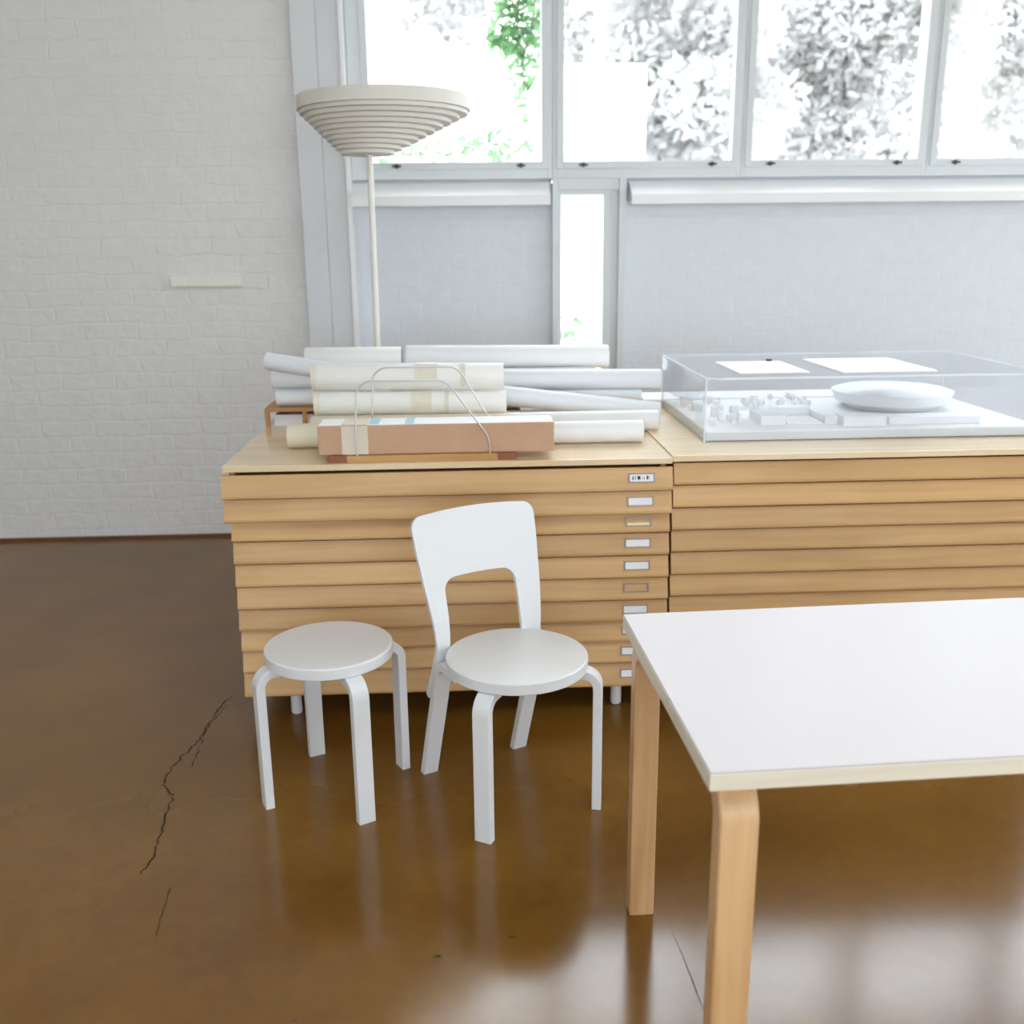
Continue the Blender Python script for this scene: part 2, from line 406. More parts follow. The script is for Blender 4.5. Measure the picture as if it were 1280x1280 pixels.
# floor marks: the long crack, a joint and small chips
def ribbon(pts, w, z=.0006):
    bm = bmesh.new(); P = [Vector((x, y, z)) for x, y in pts]; rows = []
    for i, p in enumerate(P):
        t = (P[min(i+1, len(P)-1)]-P[max(i-1, 0)]).normalized(); n = Vector((-t.y, t.x, 0))
        ww = w*(random.uniform(.35, 1.2) if w < .006 else 1)
        if i in (0, len(P)-1): ww *= .2
        rows.append((bm.verts.new(p+n*ww), bm.verts.new(p-n*ww)))
    for a, b in zip(rows, rows[1:]): bm.faces.new((a[0], a[1], b[1], b[0]))
    return bm

def jag(pts, n, amp):
    out = []
    for (a, b) in zip(pts, pts[1:]):
        for i in range(n):
            t = i/n; out.append((a[0]+(b[0]-a[0])*t+random.uniform(-amp, amp), a[1]+(b[1]-a[1])*t+random.uniform(-amp, amp)))
    out.append(pts[-1]); return out
CR = [[(-0.84, 3.17), (-0.87, 3.02), (-0.872, 2.844), (-0.899, 2.744), (-0.913, 2.664), (-0.902, 2.565), (-0.868, 2.524), (-0.854, 2.461), (-0.84, 2.318), (-0.829, 2.212), (-0.84, 2.156)], [(-0.843, 3.095), (-0.869, 2.951), (-0.863, 2.792), (-0.851, 2.67)], [(-0.749, 2.1), (-0.743, 2.039), (-0.739, 1.976), (-0.732, 1.916)], [(0.429, 1.879), (0.437, 1.795), (0.442, 1.707), (0.447, 1.603)], [(-0.053, 2.269), (0.07, 1.868), (-0.376, 1.647), (-0.093, 1.816)]]
finish('crack', ribbon(jag(CR[0], 9, .006), .0028), M['crack'], fl)
finish('crack', ribbon(jag(CR[1], 8, .005), .0018), M['crack'], fl)
finish('crack', ribbon(jag(CR[2], 8, .004), .0014), M['crack'], fl)
finish('joint', ribbon(CR[3], .0015), M['joint'], fl)
for (x, y) in CR[4]:
    finish('chip', ribbon([(x-.008, y), (x, y+.002), (x+.008, y)], .004), M['crack'], fl)

# ------------------------------------------------------------------ plan chests
D_LINES = [.840, .763, .688, .623, .549, .475, .401, .329, .258, .184, .102]
def drawer_bm(x0, x1, zb, zt, proud, depth):
    bm = bmesh.new(); g = .006
    # slanted front, lower lip proud like a clapboard
    pr = [(0.012, zt-g), (0, zt-g), (-.016, zb+.010), (-.016, zb+.003), (-.013, zb), (.012, zb)]
    a = [bm.verts.new((x0, y, z)) for y, z in pr]; b = [bm.verts.new((x1, y, z)) for y, z in pr]; n = len(pr)
    for i in range(n): bm.faces.new((a[i], a[(i+1) % n], b[(i+1) % n], b[i]))
    bm.faces.new(a); bm.faces.new(b)
    box(bm, x0+.03, x1-.03, .012, .012+depth, zb+.012, zt-.02)
    return bm

def plan_chest(label, loc, x0, x1, ztop, lines, depth, labels, rz=0, wide2=True):
    t = thing('plan_chest', label, 'plan chest', loc, rz, 'birch plan chests')
    W = x1-x0; h = W/2
    top = finish('top', boxes((-h-.004, h-.002, 0.0, depth, ztop-.019, ztop), bev=.002), M['birch_top_paled'], t, smooth=False)
    zb = lines[-1]
    b = bmesh.new()
    box(b, -h+.008, -h+.026, .03, depth-.01, zb, ztop-.019); box(b, h-.034, h-.016, .03, depth-.01, zb, ztop-.019)
    box(b, -h+.008, h-.016, depth-.022, depth-.01, zb, ztop-.019); box(b, -h+.008, h-.016, .03, depth-.01, zb, zb+.014)
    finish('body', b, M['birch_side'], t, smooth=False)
    for i in range(10):
        zt_, zb_ = lines[i], lines[i+1]
        wide = wide2 and i < 2
        out = (.022, .016)[i] if wide else random.uniform(-.001, .003)
        xl = -h-.008 if wide else -h+(.006 if wide2 else .002)+random.uniform(-.001, .001); xr = h-.002 if wide else h-.002+.004*(not wide2)-.001
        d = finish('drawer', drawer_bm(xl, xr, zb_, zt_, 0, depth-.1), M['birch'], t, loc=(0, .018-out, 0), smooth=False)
        if labels:
            zc = (zt_+zb_)/2+.002; xc = .525-(x0+x1)/2-.0012*i; yy = -.0090
            bm = bmesh.new()
            tilt = Matrix.Translation((xc, yy, zc)) @ Matrix.Rotation(-.24, 4, 'X')
            for q in ((-.041, .041, -.003, .001, .011, .0145), (-.041, .041, -.003, .001, -.0145, -.011), (-.041, -.037, -.003, .001, -.0145, .0145), (.037, .041, -.003, .001, -.0145, .0145)):
                tb = bmesh.new(); box(tb, *q); join(bm, tb, 0, tilt)
            finish('label_holder', bm, M['metal'], d, smooth=False)
            k = labels[i]
            if k:
                bm = bmesh.new(); tb = bmesh.new()
                if k == 'yellow': box(tb, -.035, .034, -.0012, .0008, -.011, -.003)
                else: box(tb, -.037, .037, -.0012, .0008, -.0112, .0112)
                join(bm, tb, 0, tilt)
                if k == 'print':
                    for (a0, a1, b0, b1, mi) in ((-.030, -.024, -.006, .005, 2), (-.021, -.018, -.006, .006, 2), (-.013, -.004, -.005, .006, 1), (.002, .004, -.005, .002, 2), (.007, .009, -.006, .004, 2), (.015, .020, -.005, .006, 1), (.022, .024, -.006, .006, 2)):
                        tb = bmesh.new(); box(tb, a0, a1, -.0016, -.0011, b0, b1); join(bm, tb, mi, tilt)
                if k == 'dot':
                    tb = bmesh.new(); box(tb, .004, .012, -.0016, -.0011, -.003, .004); join(bm, tb, 2, tilt)
                finish('label_card', bm, [M['card_yellow' if k == 'yellow' else 'card'], M['ink'], M['grey_ink']], d, smooth=False)
    for fx in (-.595-(x0+x1)/2 if labels else -.52, .473-(x0+x1)/2 if labels else .52):
        for fy in (.09, depth-.12):
            bm = lathe([(0, 0), (.013, 0), (.018, .006), (.018, zb), (0, zb)], 32)
            finish('foot', bm, M['white'], t, loc=(fx, fy, 0))
    return t
CH_Y = 2.925; DEP = 1.14
plan_chest('birch plan chest behind the stool and chair, paper rolls piled on top', ((-.745+.624)/2, CH_Y, 0), -.745, .624, .862, D_LINES, DEP,
           ['print', 'plain', 'yellow', 'plain', 'plain', None, 'print2', 'plain', 'dot', 'plain'])
L2 = [.846, .774, .701, .628, .556, .481, .409, .335, .262, .186, .102]
plan_chest('birch plan chest behind the table carrying the clear model case', ((.627+1.985)/2, CH_Y+.004, 0), .627, 1.985, .867, L2, DEP, None, wide2=False)

# ------------------------------------------------------------------ stool, chair
def seat_bm(r, z0=.408, z1=.44):
    e = .003
    return lathe([(0, z0), (r-e, z0), (r, z0+e), (r, z1-e), (r-e*.3, z1-e*.3), (r-e, z1), (0, z1)], 96)
def top_inlay(r): return lathe([(0, .4395), (r-.004, .4395), (r-.005, .4408), (0, .4408)], 96)

SX, SY = -.401, 2.537
st = thing('stool', 'white round three-tone lacquered stool standing left of the chair'.replace('three-tone ', ''), 'stool', (SX, SY, 0))
finish('seat', seat_bm(.175), M['white'], st)
finish('seat_top', top_inlay(.175), M['white_top'], st)
for (x, y) in ((-.220, 2.643), (-.489, 2.732), (-.579, 2.452), (-.302, 2.355)):
    v = Vector((x-SX, y-SY)); a = math.atan2(v.y, v.x); ro = max(.2, v.length)+.0125
    g = finish('leg', bent_leg(ro, .408, .025, .047, .07, .052), M['white'], st); g.rotation_euler = (0, 0, a)

CX, CY = .113, 2.43
A0 = math.radians(-63.8); 
ch = thing('chair', 'white round-seated chair with bent plywood backrest in front of plan chest', 'chair', (CX, CY, 0), A0)   # local +X = forward, +Y = viewer's right
finish('seat', seat_bm(.19), M['white'], ch)
finish('seat_top', top_inlay(.19), M['white_top'], ch)
for (fx, fy) in ((.122, -.168), (.128, .176)):
    a = math.atan2(fy, fx); ro = math.hypot(fx, fy)+.0125
    g = finish('leg', bent_leg(ro, .408, .025, .047, .07, .052), M['white'], ch); g.rotation_euler = (0, 0, a)
for fy in (-.150, .150):
    g = finish('leg', bent_leg(.148, .408, .025, .046, .03, .045, slope=.135/.408), M['white'], ch, loc=(0, fy, 0)); g.rotation_euler = (0, 0, pi)

def backrest():
    # flat outline (u across, v up), inverted U, then bent along a profile
    pts = []
    vt = lambda u: .799-.013*(abs(u)/.187)**2
    # start bottom-left outer, go up
    def arc(cx, cy, r, a0, a1, n=8): return [(cx+r*math.cos(a0+(a1-a0)*i/n), cy+r*math.sin(a0+(a1-a0)*i/n)) for i in range(n+1)]
    L = [(-.124, .272), (-.172, .272)]
    out = []
    out += arc(-.166, .278, .008, -pi/2, -pi, 4)
    out += [(-.171, .34), (-.163, .44), (-.167, .50), (-.178, .60), (-.187, .70)]
    out += arc(-.190+.036, .790-.036, .036, pi-.08, pi/2+.08, 8)
    for i in range(1, 12):
        u = -.14+.28*i/12; out.append((u, vt(u)))
    right = [(-u, v) for u, v in out[:17]][::-1] if False else []
    half = arc(-.166, .278, .008, -pi/2, -pi, 4) + [(-.171, .34), (-.163, .44), (-.167, .50), (-.178, .60), (-.187, .70)] + arc(-.190+.036, .790-.036, .036, pi-.08, pi/2+.08, 8)
    outer = half + [(-.14+.28*i/12, vt(-.14+.28*i/12)) for i in range(1, 12)] + [(-u, v) for u, v in half[::-1]]
    inner_r = [(.122, .270), (.113, .44), (.110, .52), (.110, .575)] + arc(.110-.038, .622-.040, .038, 0, pi/2, 8)
    arch = [(.05, .6215), (.02, .6225), (-.02, .6225), (-.05, .6215)]
    inner = [(u-.011, v) for u, v in inner_r + arch + [(-u, v) for u, v in inner_r[::-1]]]
    poly = outer + inner
    bm = bmesh.new(); vs = [bm.verts.new((u, v, 0)) for u, v in poly]
    es = [bm.edges.new((vs[i], vs[(i+1) % len(vs)])) for i in range(len(vs))]
    bmesh.ops.triangle_fill(bm, edges=es, use_beauty=True, use_dissolve=False)
    v = .29
    while v < .80:
        bmesh.ops.bisect_plane(bm, geom=bm.verts[:]+bm.edges[:]+bm.faces[:], plane_co=(0, v, 0), plane_no=(0, 1, 0)); v += .018
    for u in (-.15, -.11, -.055, 0, .055, .11, .15):
        bmesh.ops.bisect_plane(bm, geom=bm.verts[:]+bm.edges[:]+bm.faces[:], plane_co=(u, 0, 0), plane_no=(1, 0, 0))
    bmesh.ops.remove_doubles(bm, verts=bm.verts, dist=1e-5)
    r = bmesh.ops.extrude_face_region(bm, geom=bm.faces[:])
    for g in r['geom']:
        if isinstance(g, bmesh.types.BMVert): g.co.z = .013
    KN = [(.25, -.206), (.30, -.187), (.35, -.168), (.40, -.153), (.44, -.147), (.48, -.150), (.54, -.163), (.62, -.188), (.72, -.218), (.82, -.246)]
    def prof(v):
        # smooth interpolation (Catmull-Rom) of the side profile
        for i in range(len(KN)-1):
            if KN[i][0] <= v <= KN[i+1][0]:
                p0 = KN[max(i-1, 0)][1]; p1 = KN[i][1]; p2 = KN[i+1][1]; p3 = KN[min(i+2, len(KN)-1)][1]
                t = (v-KN[i][0])/(KN[i+1][0]-KN[i][0])
                return .5*((2*p1)+(-p0+p2)*t+(2*p0-5*p1+4*p2-p3)*t*t+(-p0+3*p1-3*p2+p3)*t**3)
        return KN[-1][1]
    for w in bm.verts:
        u, v, d = w.co; u -= .003
        dx = (prof(v+.002)-prof(v-.002))/.004; n = Vector((1, 0, -dx)).normalized()
        w.co = Vector((prof(v), u, v)) - n*d
    return bm
br = finish('backrest', backrest(), M['white'], ch, ang=30)

# ------------------------------------------------------------------ table
TA = .042
tb = thing('table', 'white-topped birch table with bent legs, at the lower right', 'table', (.352, 1.313, 0), TA)
finish('tabletop', boxes((.001, 1.3, .001, .669, .716, .720), bev=.0008), M['laminate'], tb, smooth=False)
bm = bmesh.new()
box(bm, 0, 1.301, 0, .67, .688, .7165, bev=.0015)
finish('edge_band', bm, M['birch_edge'], tb, smooth=False)
for (lx, ly, rz) in ((.056, .014, -pi/2), (.046, .656, pi/2), (1.24, .014, -pi/2), (1.24, .656, pi/2)):
    g = finish('leg', bent_leg(.24, .688, .043, .063 if ly < .1 else .056, .02, .075, ch=.003), M['birch_leg'], tb)
    g.rotation_euler = (0, 0, rz)
    g.location = (lx, ly+.24, 0) if ly < .1 else (lx, ly-.24, 0)

# ------------------------------------------------------------------ floor lamp
LX, LY = -.386, 4.22
lp = thing('floor_lamp', 'white floor lamp with wide stepped louvre shade by the window', 'lamp', (LX, LY, 0))
finish('base', lathe([(0, 0), (.15, 0), (.15, .018), (.12, .028), (.02, .034), (0, .034)], 64), M['lamp_pole'], lp)
bm = bmesh.new(); tube([(0, 0, .03), (.004, 0, 1.0), (.008, 0, 1.87)], .0125, 20, bm)
finish('pole', bm, M['lamp_pole'], lp)
def loop(bm, cx, r, z, seg=96): return [bm.verts.new((cx+r*math.cos(2*pi*i/seg), r*math.sin(2*pi*i/seg), z)) for i in range(seg)]
def skin(bm, loops):
    for a, b in zip(loops, loops[1:]):
        n = len(a)
        for i in range(n): bm.faces.new((a[i], a[(i+1) % n], b[(i+1) % n], b[i]))
cT, cB = .074, .0
bm = bmesh.new(); zt = 2.072
ls = [loop(bm, cT, .339, zt), loop(bm, cT, .345, zt), loop(bm, cT, .345, zt-.050), loop(bm, cT, .318, zt-.050), loop(bm, cT, .318, zt-.046), loop(bm, cT, .339, zt-.046)]
skin(bm, ls+[ls[0]])
shade = finish('lamp_shade', bm, M['lamp'], lp)
NR = 10
for k in range(NR):
    t = k/(NR-1); t2 = (k+1)/(NR-1)
    r = .334-(.334-.108)*t; c = cT+(cB-cT)*t; z1 = zt-.0502-(.163)*k/NR; z0 = z1-.0163
    rn = (.334-(.334-.108)*t2-.010) if k < NR-1 else .02; cn = cT+(cB-cT)*t2 if k < NR-1 else cB
    bm = bmesh.new()
    ls = [loop(bm, c, r-.004, z1), loop(bm, c, r, z1-.002), loop(bm, c, r, z0+.001), loop(bm, c, r-.003, z0), loop(bm, cn, rn, z0), loop(bm, cn, rn, z0+.004), loop(bm, c, r-.006, z0+.004)]
    skin(bm, ls+[ls[0]])
    finish('shade_ring', bm, M['lamp'], shade)
bm = bmesh.new()
for a in (0, 2*pi/3, 4*pi/3):
    tube([(cB+.02*math.cos(a), .02*math.sin(a), 1.868), (cT+.33*math.cos(a), .33*math.sin(a), 2.03)], .003, 8, bm)
finish('shade_bracket', bm, M['lamp'], lp)

# ------------------------------------------------------------------ wall strip
tag(finish('wall_strip', boxes((-1.482, -1.395, YW-.035, YW-.0, 1.318, 1.368), (-1.394, -1.255, YW-.035, YW-.0, 1.318, 1.368), (-1.254, -1.135, YW-.035, YW-.0, 1.318, 1.368), bev=.003), M['plastic'], smooth=False),
    'narrow cream cover strip fixed to the white brick wall', 'wall strip')

# ------------------------------------------------------------------ rolls
def roll_mesh(r, L, turns=3.2, th=.0006, start=.3, squash=1.0):
    """sheet rolled into a tube along +X from 0..L"""
    bm = bmesh.new(); n = int(turns*36); pts = []
    for i in range(n+1):
        a = start + 2*pi*turns*i/n
        rr = r - .0018*(turns*i/n)
        pts.append((rr, a))
    rows = []
    for x in (0, .0015, L-.0015, L):
        k = 1 if x in (.0015, L-.0015) else .985
        rows.append([(bm.verts.new((x, rr*k*math.cos(a), rr*k*math.sin(a)*squash)), bm.verts.new((x, (rr-th)*math.cos(a), (rr-th)*math.sin(a)*squash))) for rr, a in pts])
    for a, b in zip(rows, rows[1:]):
        for i in range(n):
            bm.faces.new((a[i][0], a[i+1][0], b[i+1][0], b[i][0])); bm.faces.new((a[i][1], a[i+1][1], b[i+1][1], b[i][1]))
        for i in (0, n): bm.faces.new((a[i][0], a[i][1], b[i][1], b[i][0]))
    for a in (rows[0], rows[-1]):
        for i in range(n): bm.faces.new((a[i][0], a[i+1][0], a[i+1][1], a[i][1]))
    return bm

def roll(label, p0, p1, r, mat, group='rolled drawings on the plan chest', start=None, squash=1.0, extra=None):
    a = Vector(p0); b = Vector(p1); d = b-a; L = d.length
    st_ = random.uniform(2.4, 4.6) if start is None else start
    o = finish('paper_roll', roll_mesh(r, L, start=st_, squash=squash), M[mat], ang=30)
    q = Vector((1, 0, 0)).rotation_difference(d.normalized())
    o.rotation_mode = 'QUATERNION'; o.rotation_quaternion = q; o.location = a
    tag(o, label, 'paper roll', group)
    if extra:
        for (x0, x1, a0, a1, mt) in extra:
            bm = bmesh.new(); rows = []
            for x in (x0, x1):
                rows.append([bm.verts.new((x, (r+.0009)*math.cos(a0+(a1-a0)*i/16), (r+.0009)*math.sin(a0+(a1-a0)*i/16)*squash)) for i in range(17)])
            for i in range(16): bm.faces.new((rows[0][i], rows[0][i+1], rows[1][i+1], rows[1][i]))
            finish('tape', bm, M[mt], o)
    return o
ZC = .862
# angle convention on a roll: pi = towards camera, pi/2 = up
roll('white roll lying lowest at the right of the cardboard box', (-.04, 3.185, ZC+.0375), (.572, 3.185, ZC+.0375), .0375, 'paper', start=4.4)
roll('beige roll poking out left of the cardboard box', (-.592, 3.195, ZC+.041), (-.06, 3.195, ZC+.041), .041, 'paper_cream', start=4.4)
roll('cream roll directly under the two tape-bound rolls', (-.53, 3.288, ZC+.045), (.137, 3.288, ZC+.045), .045, 'paper_cream', start=4.2)
roll('slim white roll behind the lowest right roll, ending near the model case', (.0, 3.388, ZC+.037), (.662, 3.388, ZC+.037), .037, 'paper', start=4.4)
roll('lower of the two yellowed tape-bound rolls behind the box', (-.520, 3.325, .990), (.127, 3.325, .982), .040, 'paper_warm', squash=1.0, start=3.3,
     extra=[(.33, .395, 1.7, 3.6, 'old_tape'), (.44, .452, 1.7, 4.3, 'old_tape'), (0, .02, 1.5, 4.4, 'old_tape')])
roll('upper of the two yellowed tape-bound rolls behind the box', (-.524, 3.335, 1.078), (.119, 3.335, 1.070), .0455, 'paper_warm', start=3.5,
     extra=[(.345, .42, 1.5, 3.2, 'old_tape'), (.50, .514, 1.4, 3.9, 'old_tape'), (0, .014, 1.3, 4.4, 'old_tape')])
roll('white roll sloping down to the right at the left end of the pile', (-.722, 3.58, 1.107), (-.10, 3.45, 1.012), .0325, 'paper_cool', start=4.2)
roll('white roll just beneath the sloping roll on the left', (-.722, 3.65, 1.030), (.02, 3.65, 1.030), .0325, 'paper_cool', start=4.3)
roll('white roll resting on the wooden rack at its left end', (-.708, 3.65, .9645), (.02, 3.65, .9645), .0325, 'paper_cool', start=4.5)
roll('white roll ending by the model case, above the slanting roll', (.085, 3.665, 1.015), (.722, 3.665, 1.008), .038, 'paper_cool', start=4.4)
roll('thin white roll tucked under the roll ending by the model case', (.07, 3.665, .953), (.650, 3.665, .953), .022, 'paper_cool', start=4.4)
roll('white roll slanting down to the right towards the model case', (.03, 3.545, .985), (.700, 3.565, .900), .036, 'paper_cool', start=4.2)
roll('long hidden roll under the rearmost rolls on the rack', (-.60, 3.765, .989), (.48, 3.765, .989), .057, 'paper', start=4.4)
roll('rearmost short roll under the lamp pole', (-.622, 3.825, 1.086), (-.255, 3.825, 1.084), .044, 'paper_warm', start=4.4)
roll('rearmost white roll in front of the slim window', (-.236, 3.825, 1.088), (.545, 3.825, 1.078), .045, 'paper', start=4.4)
roll('roll hidden against the back edge of the rack', (-.58, 3.886, .989), (.50, 3.886, .989), .057, 'paper', start=4.4)

# rack under the back rolls
rk = thing('wooden_rack', 'low orange-brown wooden rack under the back rolls', 'rack', (-.748, 3.60, ZC))
finish('shelf', boxes((0, 1.10, 0, .35, .056, .070), bev=.001), M['rack_wood'], rk, smooth=False)
for px in (0, .136, .60, 1.084):
    for py in (0, .334):
        finish('post', boxes((px, px+.016, py, py+.016, 0, .056)), M['rack_wood'], rk, smooth=False)
tag(finish('paper_stack', boxes((-.722, .2, 3.63, 3.92, ZC, ZC+.020), (-.719, .19, 3.635, 3.915, ZC+.020, ZC+.040)), M['paper'], smooth=False), 'flat stack of white paper inside the wooden rack', 'paper stack')

# cardboard box on its wire holder
hd = thing('wire_holder', 'wooden base with two steel wire hoops holding the cardboard box', 'holder', (-.43, 2.945, ZC))
finish('base', boxes((.055, .515, .002, .19, 0, .020), bev=.001), M['holder_wood'], hd, smooth=False)
finish('end_block', boxes((0, .0548, 0, .19, 0, .021), bev=.001), M['dark_wood'], hd, smooth=False)
finish('end_block', boxes((.5152, .571, 0, .19, 0, .021), bev=.001), M['dark_wood'], hd, smooth=False)
def hoop(y, dx=0, dz=0):
    return tube(round_path([(.086+dx, y, .02), (.086+dx, y, .11), (.093+dx, y, .222+dz), (.125+dx, y, .248+dz), (.362+dx, y, .246+dz), (.490+dx*.6, y, .070), (.492+dx*.6, y, .02)], .03), .0026, 10)
finish('wire_hoop', hoop(.004), M['wire'], hd)
finish('wire_hoop', hoop(.176, .034, .02), M['wire'], hd)
cb = thing('cardboard_box', 'long brown cardboard box held in front of the paper rolls', 'box', (-.462, 2.962, ZC+.021))
finish('carton', boxes((0, .722, 0, .125, 0, .091), bev=.004), M['cardboard'], cb, smooth=False)
finish('tape', boxes((.072, .152, -.0008, 0, .001, .092), (.072, .152, -.0008, .125, .0905, .0922)), M['tape'], cb, smooth=False)
finish('top_strip', boxes((.003, .719, .003, .122, .0905, .0918)), M['paper'], cb, smooth=False)  # white strip covering the whole top of the carton
finish('sticker', boxes((.155, .185, .01, .115, .0916, .0925)), M['blue'], cb, smooth=False)
finish('sticker', boxes((.265, .292, .01, .115, .0916, .0925)), M['blue'], cb, smooth=False)

# ------------------------------------------------------------------ model under acrylic
Z2 = .867
md = thing('architectural_model', 'white site model of buildings on a board inside the clear case', 'model', (.775, 3.135, Z2))
finish('base_board', boxes((0, 1.12, 0, .70, .004, .030), bev=.001), M['model_base'], md, smooth=False)
finish('ground_sheet', boxes((.002, 1.118, .002, .698, .030, .034)), M['model'], md, smooth=False)
def mbox(n, *q): return finish(n, boxes(q, bev=.0008), M['model'], md, smooth=False)
mbox('model_block', .21, .295, .10, .24, .034, .066)
mbox('model_wing', .30, .43, .26, .31, .034, .068)
mbox('model_wing', .43, .475, .10, .31, .034, .060)
mbox('model_wing', .475, .62, .05, .13, .034, .066)
mbox('model_terrace', .305, .425, .11, .255, .034, .040)
mbox('model_block', .64, .95, .07, .15, .034, .058)
bm = lathe([(0, .034), (.15, .034), (.20, .06), (.215, .098), (.19, .106), (.06, .114), (0, .114)], 64)
finish('model_drum', bm, M['model'], md, loc=(.80, .44, 0))
rnd = random.Random(3)
for (cx_, cy_, w_, d_, h_) in [(.03+rnd.random()*.15, .12+rnd.random()*.5, .008+rnd.random()*.02, .008+rnd.random()*.02, .012+rnd.random()*.026) for _ in range(26)]:
    mbox('model_house', cx_, cx_+w_, cy_, cy_+d_, .034, .034+h_)
for (cx_, cy_) in [(.2+rnd.random()*.33, .38+rnd.random()*.28) for _ in range(22)]:
    finish('model_tree', lathe([(0, .034), (.002, .034), (.002, .044), (.011, .05), (.013, .058), (.008, .068), (0, .072)], 10), M['model'], md, loc=(cx_, cy_, 0))

ac = thing('acrylic_cover', 'clear acrylic box cover over the white site model', 'display case', (.765, 3.125, Z2))
AW, AD, AH = 1.14, .72, .205
for q, nm in (((0, AW, 0, .005, 0, AH), 'side_panel'), ((0, AW, AD-.005, AD, 0, AH), 'side_panel'), ((0, .005, .005, AD-.005, 0, AH), 'side_panel'), ((AW-.005, AW, .005, AD-.005, 0, AH), 'side_panel'), ((0, AW, 0, AD, AH, AH+.005), 'top_panel')):
    finish(nm, boxes(q), M['acrylic'], ac, smooth=False)
bm = bmesh.new(); e = .0045
for x in (0, AW-e):
    for y in (0, AD-e): box(bm, x-.0004, x+e+.0004, y-.0004, y+e+.0004, 0, AH)
for y in (0, AD-e): box(bm, 0, AW, y-.0004, y+e, AH-.001, AH+.0055)
for x in (0, AW-e): box(bm, x-.0004, x+e, e, AD-e, AH-.001, AH+.0055)
finish('glued_edge', bm, M['acrylic_edge'], ac, smooth=False)
zc = Z2+AH+.0055
tag(finish('paper_sheet', boxes((.90, 1.135, 3.22, 3.55, zc, zc+.004)), M['paper'], smooth=False), 'white paper sheet lying on the left of the clear case', 'paper')
tag(finish('paper_sheet', boxes((1.24, 1.56, 3.20, 3.60, zc, zc+.004)), M['paper'], smooth=False), 'white paper sheet lying on the right of the clear case', 'paper')
tag(finish('small_object', boxes((1.085, 1.105, 3.54, 3.548, zc+.004, zc+.012), bev=.001), M['latch'], smooth=False), 'tiny dark object on the paper on the clear case', 'small_object')  # tiny dark object of no known kind

bd = thing('flat_board', 'flat white board with pinkish edge behind the clear case', 'board', (.70, 3.86, Z2))
finish('board_core', boxes((0, 1.05, 0, .19, 0, .026)), M['pinkboard'], bd, smooth=False)
finish('board_face', boxes((-.003, 1.053, -.003, .193, .026, .034)), M['paper'], bd, smooth=False)

# ------------------------------------------------------------------ outside
S('ground', boxes((-30, 34, 5.5, 60, -.5, -.3), (-30, 34, -60, -3.9, -.5, -.3)), M['ground'])
wb = thing('white_building', 'white rendered building with sloping roofline outside the windows', 'building', (0, 11, -.3))
bm = bmesh.new()
pr = [(-4.5, 0), (-4.5, 4.85), (-.95, 4.02), (-.3, 3.87), (.53, 3.68), (.95, 3.65), (.95, 0)]
a = [bm.verts.new((x, 0, z)) for x, z in pr]; b = [bm.verts.new((x, 4, z)) for x, z in pr]
for i in range(7): bm.faces.new((a[i], a[(i+1) % 7], b[(i+1) % 7], b[i]))
bm.faces.new(a); bm.faces.new(b)
finish('sloping_wing', bm, M['render'], wb)
finish('square_wing', boxes((1.0, 1.83, -.6, 4, 0, 3.53)), M['render'], wb, smooth=False)

def leaves(bm, centre, rad, n, s, rn, squash=1.0, up=0):
    for _ in range(n):
        while True:
            d = Vector((rn.uniform(-1, 1), rn.uniform(-1, 1), rn.uniform(-1, 1)))
            if .3 < d.length < 1: break
        c = Vector(centre) + Vector((d.x*rad, d.y*rad, d.z*rad*squash))
        t = Vector((rn.uniform(-1, 1), rn.uniform(-1, 1), rn.uniform(-1, .6))).normalized()
        b_ = t.orthogonal().normalized(); ss = s*rn.uniform(.6, 1.3); n_ = t.cross(b_)
        p = [c, c+t*ss*.35+b_*ss*.33+n_*ss*.05, c+t*ss*.75+b_*ss*.26, c+t*ss*1.15, c+t*ss*.75-b_*ss*.26, c+t*ss*.35-b_*ss*.33+n_*ss*.05]
        bm.faces.new([bm.verts.new(q) for q in p])

def tree(label, x, y, h, r, n, seed, blobs=9):
    rn = random.Random(seed)
    t = thing('tree', label, 'tree', (x, y, -.3), 0, 'trees in the garden')
    bm = bmesh.new()
    tube([(0, 0, 0), (.08, .05, h*.35), (-.05, .1, h*.65), (.05, 0, h*.9)], [.17, .13, .09, .04], 10, bm)
    cs = []
    for k in range(blobs):
        a = rn.uniform(0, 2*pi); q = rn.uniform(.15, .8)*r; z = h*rn.uniform(.27, .9)
        c = (q*math.cos(a), q*math.sin(a), z); cs.append(c)
        tube([(0, 0, z*.7), (c[0]*.5, c[1]*.5, z*.86), c], [.06, .04, .015], 6, bm)
    finish('trunk', bm, M['bark'], t)
    bm = bmesh.new()
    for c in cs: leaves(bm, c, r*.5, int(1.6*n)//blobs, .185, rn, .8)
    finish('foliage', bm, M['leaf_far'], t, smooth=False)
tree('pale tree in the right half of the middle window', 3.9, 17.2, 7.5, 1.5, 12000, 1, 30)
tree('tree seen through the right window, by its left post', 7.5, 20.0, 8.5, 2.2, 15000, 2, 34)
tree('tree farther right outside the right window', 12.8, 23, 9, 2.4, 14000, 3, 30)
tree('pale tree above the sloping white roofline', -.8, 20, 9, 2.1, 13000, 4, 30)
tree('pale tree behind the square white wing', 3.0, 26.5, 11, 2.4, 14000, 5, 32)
tree('distant tree filling the gap between the two window trees', 8.2, 33, 13, 3.4, 16000, 6, 34)

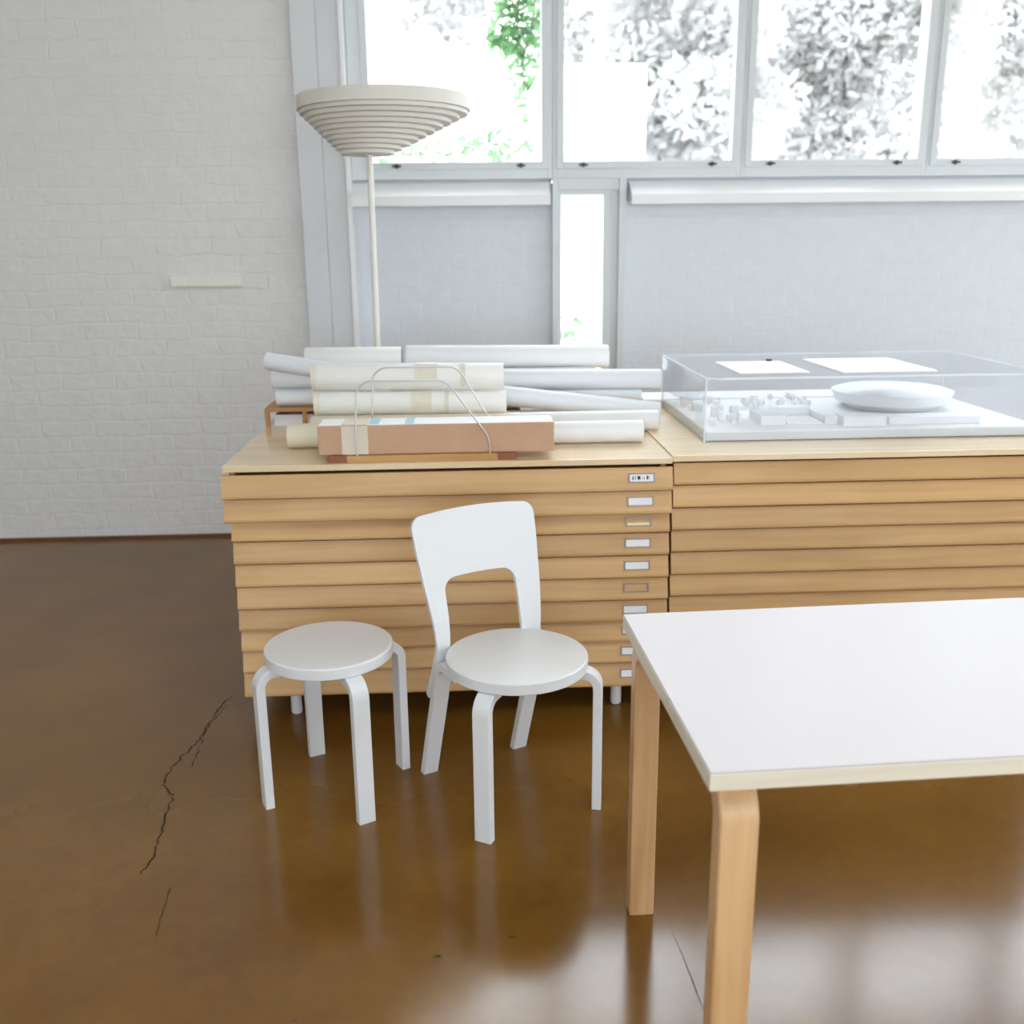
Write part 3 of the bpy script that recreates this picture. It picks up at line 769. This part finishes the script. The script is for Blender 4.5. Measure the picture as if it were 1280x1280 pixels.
def vine(name, label, cat, paths, n, s, seed, spread=.05):
    rn = random.Random(seed)
    t = thing(name, label, cat, paths[0][0])
    o = Vector(paths[0][0]); bs = bmesh.new(); bl = bmesh.new()
    for P in paths:
        Q = [Vector(p)-o for p in P]; tube(round_path(Q, .1), .004, 6, bs)
        for _ in range(n):
            k = rn.randrange(len(Q)-1); f = rn.random(); c = Q[k].lerp(Q[k+1], f)
            leaves(bl, c+Vector((rn.gauss(0, spread), rn.gauss(0, spread), rn.gauss(0, spread))), .02, 1, s, rn)
    finish('stem', bs, M['stem'], t); finish('foliage', bl, M['leaf'], t, smooth=False)
vine('hanging_vine','green leafy vine hanging outside the left window by its right edge','vine',[[(0.324, 5.62, 2.962),(0.296, 5.62, 2.661),(0.343, 5.62, 2.212)],[(0.259, 5.66, 2.972),(0.231, 5.66, 2.708),(0.203, 5.66, 2.507)],[(0.388, 5.6, 2.957),(0.387, 5.6, 2.657),(0.331, 5.6, 2.465)]],150,.055,11,.03)
vine('low_vine','sparse green vine spreading along the bottom of the left window','vine',[[(-0.493, 5.85, -0.3),(-0.493, 5.85, 1.91),(-0.308, 5.85, 2.049),(-0.086, 5.85, 1.992)],[(-0.089, 5.88, 1.909),(0.051, 5.88, 2.092),(0.23, 5.88, 2.005)],[(0.092, 5.85, 1.906),(0.274, 5.85, 1.99),(0.419, 5.85, 2.116)]],70,.05,12,.04)
vine('garden_plant','small green plant seen low in the slim window','plant',[[(0.582, 5.9, -0.3),(0.582, 5.9, 0.74),(0.581, 5.9, 1.072)],[(0.626, 5.95, -0.3),(0.626, 5.95, 0.733),(0.643, 5.95, 1.092)]],60,.045,13,.03)

# ------------------------------------------------------------------ light: overcast sky through the windows
w = bpy.data.worlds.new('overcast_sky'); sc.world = w; w.use_nodes = True
wn = w.node_tree; bg = wn.nodes['Background']; bg.inputs[0].default_value = (.86, .94, 1.0, 1)
tc = wn.nodes.new('ShaderNodeTexCoord'); sp = wn.nodes.new('ShaderNodeSeparateXYZ'); mr = wn.nodes.new('ShaderNodeMapRange')   # the sky is brighter on the garden side
mr.inputs['From Min'].default_value = -.6; mr.inputs['From Max'].default_value = .8; mr.inputs['To Min'].default_value = 3.2; mr.inputs['To Max'].default_value = 7.0
wn.links.new(tc.outputs['Generated'], sp.inputs[0]); wn.links.new(sp.outputs['Y'], mr.inputs['Value']); wn.links.new(mr.outputs[0], bg.inputs[1])
def portal(x0, x1, z0, z1, y, flip):
    l = bpy.data.lights.new('window_portal', 'AREA'); l.shape = 'RECTANGLE'; l.size = x1-x0; l.size_y = z1-z0
    l.cycles.is_portal = True
    o = bpy.data.objects.new('window_portal', l); COL.objects.link(o); o.location = ((x0+x1)/2, y, (z0+z1)/2)
    o.rotation_euler = (pi/2 if flip else -pi/2, 0, 0)
l = bpy.data.lights.new('added_rooflight_portal', 'AREA'); l.shape = 'RECTANGLE'; l.size = SKY[1]-SKY[0]; l.size_y = SKY[3]-SKY[2]; l.cycles.is_portal = True
o = bpy.data.objects.new('added_rooflight_portal', l); COL.objects.link(o); o.location = ((SKY[0]+SKY[1])/2, (SKY[2]+SKY[3])/2, H_CEIL+.2)
portal(-3.4, 4.3, .6, 3.1, -3.9, False)
portal(-.56, 4.6, 1.8, 3.72, 5.5, True)

l = bpy.data.lights.new('added_side_window_portal', 'AREA'); l.shape = 'RECTANGLE'; l.size = 2.0; l.size_y = 3.8; l.cycles.is_portal = True
o = bpy.data.objects.new('added_side_window_portal', l); COL.objects.link(o); o.location = (4.85, 2.5, 1.3); o.rotation_euler = (0, pi/2, 0)

# ------------------------------------------------------------------ camera
p, r, psi = .2633, -.0112, .043
F = Vector((math.sin(psi)*math.cos(p), math.cos(psi)*math.cos(p), -math.sin(p)))
R = Vector((math.cos(psi), -math.sin(psi), 0)); U = R.cross(F)
R2 = R*math.cos(r)+U*math.sin(r); U2 = -R*math.sin(r)+U*math.cos(r)
cam = bpy.data.cameras.new('camera'); co = bpy.data.objects.new('camera', cam); COL.objects.link(co)
mt = Matrix((R2, U2, -F)).transposed().to_4x4(); mt.translation = Vector((0, 0, 1.49)); co.matrix_world = mt
cam.sensor_width = 36; cam.lens = 1225/1280*36
cam.dof.use_dof = True; cam.dof.focus_distance = 2.45; cam.dof.aperture_fstop = 3.0
sc.camera = co
sc.view_settings.view_transform = 'Standard'; sc.view_settings.look = 'None'; sc.view_settings.gamma = 1
sc.view_settings.exposure = 0.4
sc.cycles.use_denoising = True
sc.cycles.max_bounces = 10; sc.cycles.diffuse_bounces = 6; sc.cycles.transparent_max_bounces = 24
sc.cycles.sample_clamp_indirect = 8
